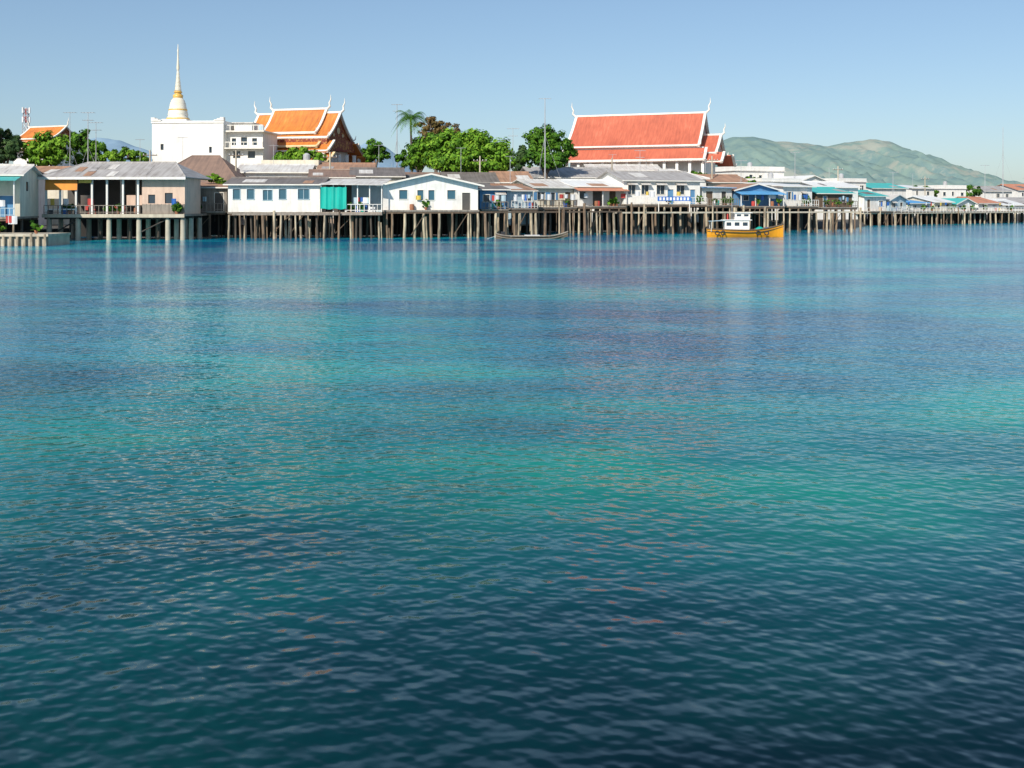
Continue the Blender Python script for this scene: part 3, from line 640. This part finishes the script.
house('wooden_shed',186,227,122,122,6,211,187,181,'shed','grey_wood','roof_rust',autow=2,seed=4,pm='pile_dark',clut=4,deck=.8,railm='grey_wood')
house('white_stilt_house',228,320,119.5,120,8,212,184,177,'x','white_paint','roof_dark',
  wins=[(233,240,189,199),(247,254,189,199),(263,272,190,200),(279,286,189,199),(298,309,189,199)],glassm='glass_blue',fm='lightblue_paint',wstyle=0,seed=5,sp=1.05,patches=2,r=(.11,.17))
def porch():
    Y=119.3; s=Y/F; g=G('market_porch',(PX(321,Y),Y,0)); W=61*s; zf=PZ(212,Y); ze=PZ(184,Y)
    g('floor','grey_wood').box(0,W,-.3,8,zf-.2,zf); stilts(g,W,8,zf,1.1,'pile',seed=77)
    g('roof','roof_light').slab([(-.1,-.7,ze),(W+.2,-.7,ze-.1),(W+.2,8,PZ(177,Y)),(-.1,8,PZ(177,Y))],.08)
    t=g('tarp','tarp_teal'); n=14
    for i in range(n):
        xa=26*s*i/n; xb=26*s*(i+1)/n; ya=-.35+.07*math.sin(i*1.7); yb=-.35+.07*math.sin((i+1)*1.7); t.poly([(xa,ya-.1,PZ(209,Y)+.06*math.sin(i)),(xb,yb-.1,PZ(209,Y)+.06*math.sin(i+1)),(xb,yb,PZ(187,Y)),(xa,ya,PZ(187,Y))])
    for i in range(6): g('posts','white_paint').box(i*W/5.05,i*W/5.05+.12,-.2,-.08,zf,ze-.1)
    g('back_wall','lightblue_paint').box(3.2,W,3,3.1,zf,ze); g('back_wall','interior').box(0,3.2,3,3.1,zf,ze)
    rail(g,26*s,W,-.25,zf,.95,'white_paint',.5); clutter(g,3.4,W-.5,.3,zf,8,9)
    g('boxes','tarp_blue').box(4.0,5.4,.6,1.4,zf,zf+.8); g('boxes','cloth_white').box(5.6,6.4,.5,1.3,zf,zf+.6)
    g.done()
porch()
house('white_gable_house',383,478,120.5,122.5,10,210,185,173,'y','white_paint','roof_light',wins=[(399,407,190,199),(417,423,190,200),(428,434,190,200),(447,455,190,199)],doors=[(462,470)],seed=6,sp=1.1,deck=.7,wstyle=0,glassm='glass_blue',clut=3,r=(.11,.17),o=.7)
house('blue_stilt_house',480,506,127,128,7,209,189,181,'shed','blue_paint','roof_dark',autow=2,seed=8,sp=1,deck=1,railm='grey_wood',clut=7,pm='pile')
house('blue_stilt_house',507,533,129,131,7,208,190,184,'x','lightblue_paint','roof_rust',autow=2,seed=9,sp=1,deck=1.2,railm='white_paint',clut=7,antenna=True)
house('cream_stilt_house',534,573,136,139,8,207,187,179,'x','cream_paint','roof_light',autow=3,seed=10,sp=1.2,deck=1,clut=7,railm='wood')
house('white_stilt_house',574,622,139,142,9,206,186,179,'x','white_clean','roof_white',autow=3,seed=11,sp=1.3,deck=1.5,clut=8,porch='roof_redtile')
house('white_two_storey_house',624,700,141,145,10,204,180,170,'x','white_clean','roof_grey',wins=[(628,635,185,194),(641,648,185,194),(656,664,185,194),(676,684,185,194)],doors=[(667,673),(690,695)],seed=12,sp=1.3,deck=2,railm='white_paint',clut=7,wstyle=2,r=(.11,.17),antenna=True)
house('stilt_house',702,732,146,149,9,205,187,184,'shed','white_paint','roof_white',autow=2,seed=13,sp=1.4,deck=1.4,clut=6,railm='grey_wood',fascia='blue_paint')
house('stilt_house',735,778,149,152,9,206,190,183,'y','blue_paint','roof_rust',autow=2,seed=14,sp=1.4,deck=1.6,clut=7,porch='roof_blue')
house('stilt_house',783,812,153,156,9,206,186,181,'shed','white_clean','roof_white',autow=2,seed=15,sp=1.4,deck=1.4,clut=6,railm='white_paint')
house('stilt_house',817,852,157,160,9,207,193,187,'x','wood','roof_teal',autow=2,seed=16,sp=1.4,deck=1.2,clut=6,railm='wood')
def pier(name,pa,Ya,pb,Yb,top,wd=2.2,sp=1.4,seed=0,m='pile',tall=.0,railm=None,plank='concrete'):
    x0=PX(pa,Ya);x1=PX(pb,Yb); w=math.hypot(x1-x0,Yb-Ya); g=G(name,(x0,Ya,0),math.atan2(Yb-Ya,x1-x0)); q=random.Random(seed); zf=PZ(top,Ya)
    g('planks',plank).box(0,w,0,wd,zf-.2,zf); n=int(w/sp)
    for i in range(n+1):
        for y in (.1,wd-.1):
            if q.random()<.18: continue
            x=w*i/n+q.uniform(-.45,.45); up=zf-.2 if q.random()>tall or y>1 else zf+q.uniform(.3,1.3)
            if up>zf: y=-.2
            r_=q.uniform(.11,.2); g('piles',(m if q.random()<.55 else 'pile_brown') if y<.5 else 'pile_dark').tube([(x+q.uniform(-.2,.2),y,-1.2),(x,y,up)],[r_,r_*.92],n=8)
    if railm: rail(g,0,w,.1,zf,1,railm,1.2)
    g.done()
pier('pier',622,134,862,146,212,2.4,1.5,3,'pile',.3)
pier('pier',232,118,382,118.4,213.5,.7,1.15,4,'pile',.1,plank='grey_wood')
pier('pier',484,122,622,134,211.5,1.2,1.35,5,'pile',.25,plank='wood')
pier('pier',864,190,1060,232,213,2.4,2.4,6,'pile',.2,'white_paint')
fx=[(864,886,192,196,190,'roof_teal','white_paint','x'),(889,906,197,201,194,'roof_light','lightblue_paint','y'),(909,931,201,206,197,'roof_blue','white_paint','shed'),(934,952,207,211,196,'roof_white','cream_paint','x'),(956,975,212,216,198,'roof_teal','white_clean','y'),(978,999,217,222,197,'roof_redtile','white_clean','x'),(1002,1024,223,228,199,'roof_white','white_paint','x'),(1027,1052,229,236,197,'roof_grey','white_paint','y')]
for i,(a,b_,Ya,Yb,rdg,rm,wm,ty) in enumerate(fx):
    house('far_stilt_house',a,b_,Ya,Yb,9,211,rdg+6,rdg,ty,wm,rm,autow=2,seed=30+i,sp=1.9,deck=1.5,clut=4,railm='white_paint' if i%2 else None,pm='pile')
town=[
('town_house',238,308,138,139,10,172,163,'x','white_clean','roof_light',4),
('town_house',262,318,151,151,8,166,160,'flat','cream_paint','roof_grey',4),
('town_house',312,352,134,135,9,177,169,'x','peach_paint','roof_brown',3),
('town_house',353,402,136,137,9,176,167,'x','cream_paint','roof_dark',3),
('town_house',320,372,148,149,9,169,162,'x','white_paint','roof_rust',3),
('town_house',404,444,140,141,9,181,172,'x','peach_paint','roof_brown',3),
('town_house',446,496,139,140,9,182,172,'x','white_paint','roof_dark',3),
('town_house',498,532,141,142,9,182,171,'x','lightblue_paint','roof_rust',3),
('town_house',534,620,158,161,12,177,166,'x','white_clean','roof_grey',6),
('town_house',590,660,174,175,8,170,164,'x','cream_paint','roof_light',5),
('town_house',655,706,160,163,10,178,168,'hip','white_clean','roof_light',4),
('white_flat_roof_building',735,784,212,217,14,171,166,'flat','white_clean','roof_light',5),
('town_house',708,748,164,166,9,182,174,'x','cream_paint','roof_rust',3),
('town_house',762,800,182,186,10,182,178,'flat','white_clean','roof_light',3),
('town_house',800,826,206,209,10,181,175,'y','white_clean','roof_white',2),
('town_house',818,858,188,192,9,187,181,'x','white_clean','roof_white',3),
('town_house',838,866,224,228,10,182,178,'flat','white_clean','roof_light',3),
('town_house',872,906,238,243,10,188,183,'x','white_paint','roof_teal',3),
('town_house',912,934,256,259,10,188,184,'shed','white_clean','roof_white',2),
('town_house',940,966,276,279,10,189,185,'flat','white_clean','roof_light',3),
('town_house',984,1012,292,296,10,191,186,'x','white_paint','roof_grey',3),
('town_house',1018,1050,306,311,12,190,184,'x','white_clean','roof_redtile',3),
('town_house',-40,18,128,128,8,176,168,'x','white_paint','roof_grey',3),
('town_house',20,76,140,140,8,174,166,'x','cream_paint','roof_rust',3),
('town_house',96,146,144,144,8,172,162,'x','peach_paint','roof_brown',3)]
for i,t in enumerate(town):
    nm,a,b_,Ya,Yb,dp,ev,rd,ty,wm,rm,nw=t
    house(nm,a,b_,Ya,Yb,dp,0,ev,rd,ty,wm,rm,autow=nw,sti=False,zf=1.25,seed=60+i,wstyle=0,antenna=(i%3==0))
# ------------------------------------------------------------------ vegetation
tree('tree',6,150,[(0,138,13,12),(12,146,12,12),(2,155,14,10)],3600,.32,'leaf_dark',seed=1)
tree('tree',46,152,[(34,150,15,12),(50,145,16,14),(62,150,12,14),(44,160,18,8)],6000,.3,'leaf_bright',seed=2)
tree('tree',88,156,[(80,142,12,14),(96,150,12,12),(84,158,14,9)],3800,.3,'leaf',seed=3)
tree('tree',118,156,[(112,156,12,8),(130,155,13,8),(140,158,9,7)],2400,.28,'leaf_bright',seed=4)
tree('tree',298,158,[(284,158,12,8),(300,155,15,9),(316,158,11,8)],3600,.28,'leaf_bright',seed=5)
tree('tree',375,166,[(374,147,11,9),(380,153,10,9),(368,156,9,8)],2800,.28,'leaf',seed=6)
tree('flame_tree',436,172,[(430,124,14,8),(444,126,13,8),(434,136,18,9),(452,132,9,6)],3200,.28,'leaf_red',seed=7,tr=.35)
palm('palm_tree',410,158,118,seed=3,fr=3.3,nf=24)
tree('tree',458,150,[(430,152,22,15),(452,142,20,14),(474,146,24,15),(497,155,22,15),(416,160,13,11),(455,160,30,13),(490,166,26,9)],26000,.28,'leaf_bright',seed=8,tr=.5)
tree('tree',420,160,[(422,150,15,12),(442,139,16,9),(404,157,10,9)],5000,.28,'leaf',seed=15)
tree('tree',546,158,[(538,140,14,14),(550,138,14,13),(562,150,13,13),(534,154,12,13),(552,160,20,9)],9500,.28,'leaf',seed=9,tr=.45)
tree('tree',525,168,[(522,158,12,12),(515,166,10,8)],2400,.3,'leaf_dark',seed=10)
tree('shrub',215,126,[(212,179,9,5),(220,181,7,4)],900,.2,'leaf_bright',seed=11,tr=.1,zb=2.5)
for i,(px,py,Y,r_) in enumerate([(755,186,165,9),(800,186,240,12),(865,188,250,10),(700,176,175,8),(925,191,262,9),(750,180,200,8),(972,190,284,10)]):
    tree('tree',px,Y,[(px-4,py,r_,r_*.7),(px+6,py+2,r_*.8,r_*.6)],1100,.33,'leaf',seed=20+i,tr=.3)
b=B(); q=random.Random(99); L=[]
for i in range(70):
    Y=q.uniform(330,520); px=560+500*i/70+q.uniform(-8,8); rr=q.uniform(4,7); L.append((PX(px,Y),Y,q.uniform(3.5,6.5),rr,rr*.8,q.uniform(3,5)))
for i in range(26):
    Y=q.uniform(260,330); px=-30+520*i/26+q.uniform(-8,8); rr=q.uniform(4,7); L.append((PX(px,Y),Y,q.uniform(4,7),rr,rr*.8,q.uniform(3.5,5)))
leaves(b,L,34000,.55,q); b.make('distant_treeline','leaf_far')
# ------------------------------------------------------------------ masts, poles, wires
def mast(name,px,Y,pt,r=.07,arms=2,zb=1.2):
    g=G(name,(PX(px,Y),Y,zb)); h=PZ(pt,Y)-zb; g('pole','metal').tube([(0,0,-.5),(0,0,h*.6),(0,0,h)],[r*1.3,r,r*.6],n=6)
    for k in range(arms):
        z_=h-.1-k*1.1; l=.9-.2*k; g('crossbar','metal').tube([(-l,0,z_),(l,0,z_)],[.04,.04],n=5)
        for j in range(5): x=-l+2*l*j/4; g('elements','metal').tube([(x,-.4,z_),(x,.4,z_)],[.025,.025],n=4)
    for a in (0,2.1,4.2): g('guy_wires','metal').tube([(0,0,h*.7),(math.cos(a)*h*.25,math.sin(a)*h*.25,0)],[.015,.015],n=4)
    g.done()
for a in ((545,150,98,.09,1),(397,168,104,.08,2),(1003,245,127,.10,0),(513,150,128,.05,2),(88,145,112,.07,2),(96,147,122,.06,2),(795,188,152,.07,1),(70,150,112,.05,1),(985,240,165,.07,1),(640,162,150,.05,2),(893,200,172,.06,1),(741,165,160,.05,1)):
    mast('radio_mast',*a)
g=G('telecom_tower',(PX(26,420),420,1)); h=PZ(108,420)-1
for sx in(-1,1):
    for sy in(-1,1): g('legs','metal').tube([(sx*2.2,sy*2.2,0),(sx*.7,sy*.7,h)],[.25,.16],n=5)
for k in range(14):
    t=k/14; a=2.2-1.5*t; z0=h*t; z1=h*(k+1)/14; a1=2.2-1.5*(k+1)/14
    for sy in(-1,1): g('bracing','cloth_red' if k%4<2 else 'cloth_white').tube([(-a,sy*a,z0),(a1,sy*a1,z1)],[.12,.12],n=4); g('bracing','cloth_red' if k%4<2 else 'cloth_white').tube([(a,sy*a,z0),(-a1,sy*a1,z1)],[.12,.12],n=4)
for zc in(h-1,h-5):
    for a in range(3): g('antenna_panels','cloth_white').box(math.cos(a*2.1)*1.5-.3,math.cos(a*2.1)*1.5+.3,math.sin(a*2.1)*1.5-.2,math.sin(a*2.1)*1.5+.2,zc-1.2,zc+1.2)
g.done()
def upole(px,Y,pt):
    g=G('utility_pole',(PX(px,Y),Y,1.2)); h=PZ(pt,Y)-1.2; g('pole','concrete').tube([(0,0,-.5),(0,0,h)],[.17,.11],n=8); g('crossarm','wood').box(-1,1,-.06,.06,h-.8,h-.68)
    for x in(-.9,-.4,.4,.9): g('insulators','cloth_white').lathe([(.05,h-.68),(.06,h-.5)],x,0,6)
    g.done()
for a in((236,136,150),(330,142,152),(480,146,156),(612,157,158),(712,166,156),(838,196,166),(925,252,176),(150,140,150)): upole(*a)
# ------------------------------------------------------------------ boats
def hull(g,part,m,L_,bm,z_sheer,keel,inner=None,ins='wood'):
    b=g(part,m); K=24; n=7; i0=len(b.v); rim=[]
    for k in range(K+1):
        t=k/K; x=-L_/2+L_*t; hb=bm*(math.sin(math.pi*min(1,max(0,(t*.92+.06))))**.55); 
        if t>.62: hb*=max(.02,1-((t-.62)/.38)**1.9)
        if t<.05: hb*=.85
        zs=z_sheer(t); zk=keel(t)
        for j in range(n):
            a=j/(n-1)*2-1; yy=hb*(abs(a)**.65)*(1 if a>0 else -1); zz_=zk+(zs-zk)*abs(a)**1.6; b.v.append((x,yy,zz_))
        rim.append((x,hb,zs))
    for k in range(K):
        for j in range(n-1): b.f.append((i0+k*n+j,i0+k*n+j+1,i0+(k+1)*n+j+1,i0+(k+1)*n+j))
    b.f.append(tuple(i0+j for j in range(n)))
    for s_ in(-1,1): g('gunwale',ins).tube([(x,s_*h_,z_) for x,h_,z_ in rim],[.07]*len(rim),n=6); g('rubbing_strake',ins).tube([(x,s_*(h_+.01),z_-.28) for x,h_,z_ in rim],[.035]*len(rim),n=5)
    d=g('deck',ins)
    for k in range(K):
        a,c=rim[k],rim[k+1]; dz=inner; d.poly([(a[0],-a[1]*.96,a[2]-dz),(c[0],-c[1]*.96,c[2]-dz),(c[0],c[1]*.96,c[2]-dz),(a[0],a[1]*.96,a[2]-dz)])
Y=124; g=G('fishing_boat',(PX(745,Y),Y,0),math.radians(-4))
hull(g,'hull','hull_orange',9.4,1.35,lambda t:.85+.18*(1-t)**2*1+ .75*max(0,(t-.45)/.55)**2,lambda t:-.45+.35*max(0,t-.7)/.3*1.2,.3,'wood')
def cabin(x0,x1,y,z0,z1,m,nw):
    c=g('cabin',m); L_=x1-x0; hs=[(L_*(k+.2)/nw,L_*(k+.8)/nw,z0+(z1-z0)*.5,z0+(z1-z0)*.82) for k in range(nw)]
    for yy in (-y,y-.06):
        bb=B(); wall(bb,L_,z0,z1,hs,y0=yy,y1=yy+.06); n0=len(c.v); c.v+=[(v[0]+x0,v[1],v[2]) for v in bb.v]; c.f+=[tuple(i+n0 for i in f) for f in bb.f]
    c.box(x0,x0+.06,-y+.06,y-.06,z0,z1); c.box(x1-.06,x1,-y+.06,y-.06,z0,z0+(z1-z0)*.5); c.box(x1-.06,x1,-y+.06,y-.06,z0+(z1-z0)*.85,z1)
    g('cabin_windows','glass').box(x0+.1,x1-.1,-y+.07,-y+.09,z0+.3,z1-.1); g('cabin_roof','white_clean').box(x0-.25,x1+.3,-y-.15,y+.15,z1,z1+.08)
cabin(-2.6,.4,.85,.72,2.1,'white_clean',3); cabin(-1.3,.5,.7,2.18,3.0,'white_paint',2)
g('mast','metal').tube([(-1.6,0,2.1),(-1.6,0,4.4)],[.05,.03],n=6); g('exhaust','cloth_red').tube([(-2.1,.3,2.1),(-2.1,.3,2.9)],[.09,.09],n=7)
g('rigging','wood').tube([(-1.6,0,4.2),(4.3,0,1.6)],[.015,.015],n=4); g('bow_post','wood').tube([(4.4,0,1.2),(4.65,0,2.0)],[.08,.06],n=6)
for x in(-3.6,-2.9,1.4,2.4): g('tyre_fenders','dark').tube([(x+.26*math.cos(a*.785),-1.42,.55+.26*math.sin(a*.785)) for a in range(9)],[.07]*9,n=5,cap=False)
g('awning_posts','white_paint').box(-4.3,-4.24,-.9,-.84,.7,2.0); g('awning_posts','white_paint').box(-4.3,-4.24,.84,.9,.7,2.0); g('stern_awning','lightblue_paint').slab([(-4.5,-1,2.0),(-2.6,-1,2.1),(-2.6,1,2.1),(-4.5,1,2.0)],.04)
g('net_pile','tarp_teal').lathe([(.6,.75),(.5,1.1),(.15,1.3)],1.8,0,10); g('crates','tarp_blue').box(2.5,3.1,-.4,.3,.8,1.2)
g.done()
Y=118; g=G('long_tail_boat',(PX(532,Y),Y,0),math.radians(3))
hull(g,'hull','hull_wood',8.6,.62,lambda t:.32+.55*max(0,(t-.7)/.3)**2+.3*max(0,(.25-t)/.25)**2,lambda t:-.25+.5*max(0,(t-.75)/.25),.15,'grey_wood')
for x in(-2.5,-1,.5,2): g('thwarts','grey_wood').box(x-.12,x+.12,-.5,.5,.2,.25)
g('engine','dark').box(-3.7,-3.2,-.2,.2,.45,.85); g('tail_shaft','metal').tube([(-3.5,0,.6),(-5.6,-.1,-.1)],[.03,.03],n=5); g('cover','cloth_white').slab([(-.9,-.5,.42),(.9,-.5,.42),(.9,.45,.45),(-.9,.45,.45)],.05)
g.done()
Y=139; g=G('shop_sign',(PX(657,Y),Y-.6,0)); g('board','tarp_blue').box(0,4.6,0,.06,PZ(201,Y),PZ(196.5,Y))
for k in range(9): g('letters','cloth_white').box(.25+k*.48,.25+k*.48+.28,-.02,-.002,PZ(200.2,Y),PZ(197.4,Y))
for x in(.1,4.4): g('posts','white_paint').box(x,x+.1,.061,.16,PZ(212,Y),PZ(196.5,Y))
g.done()
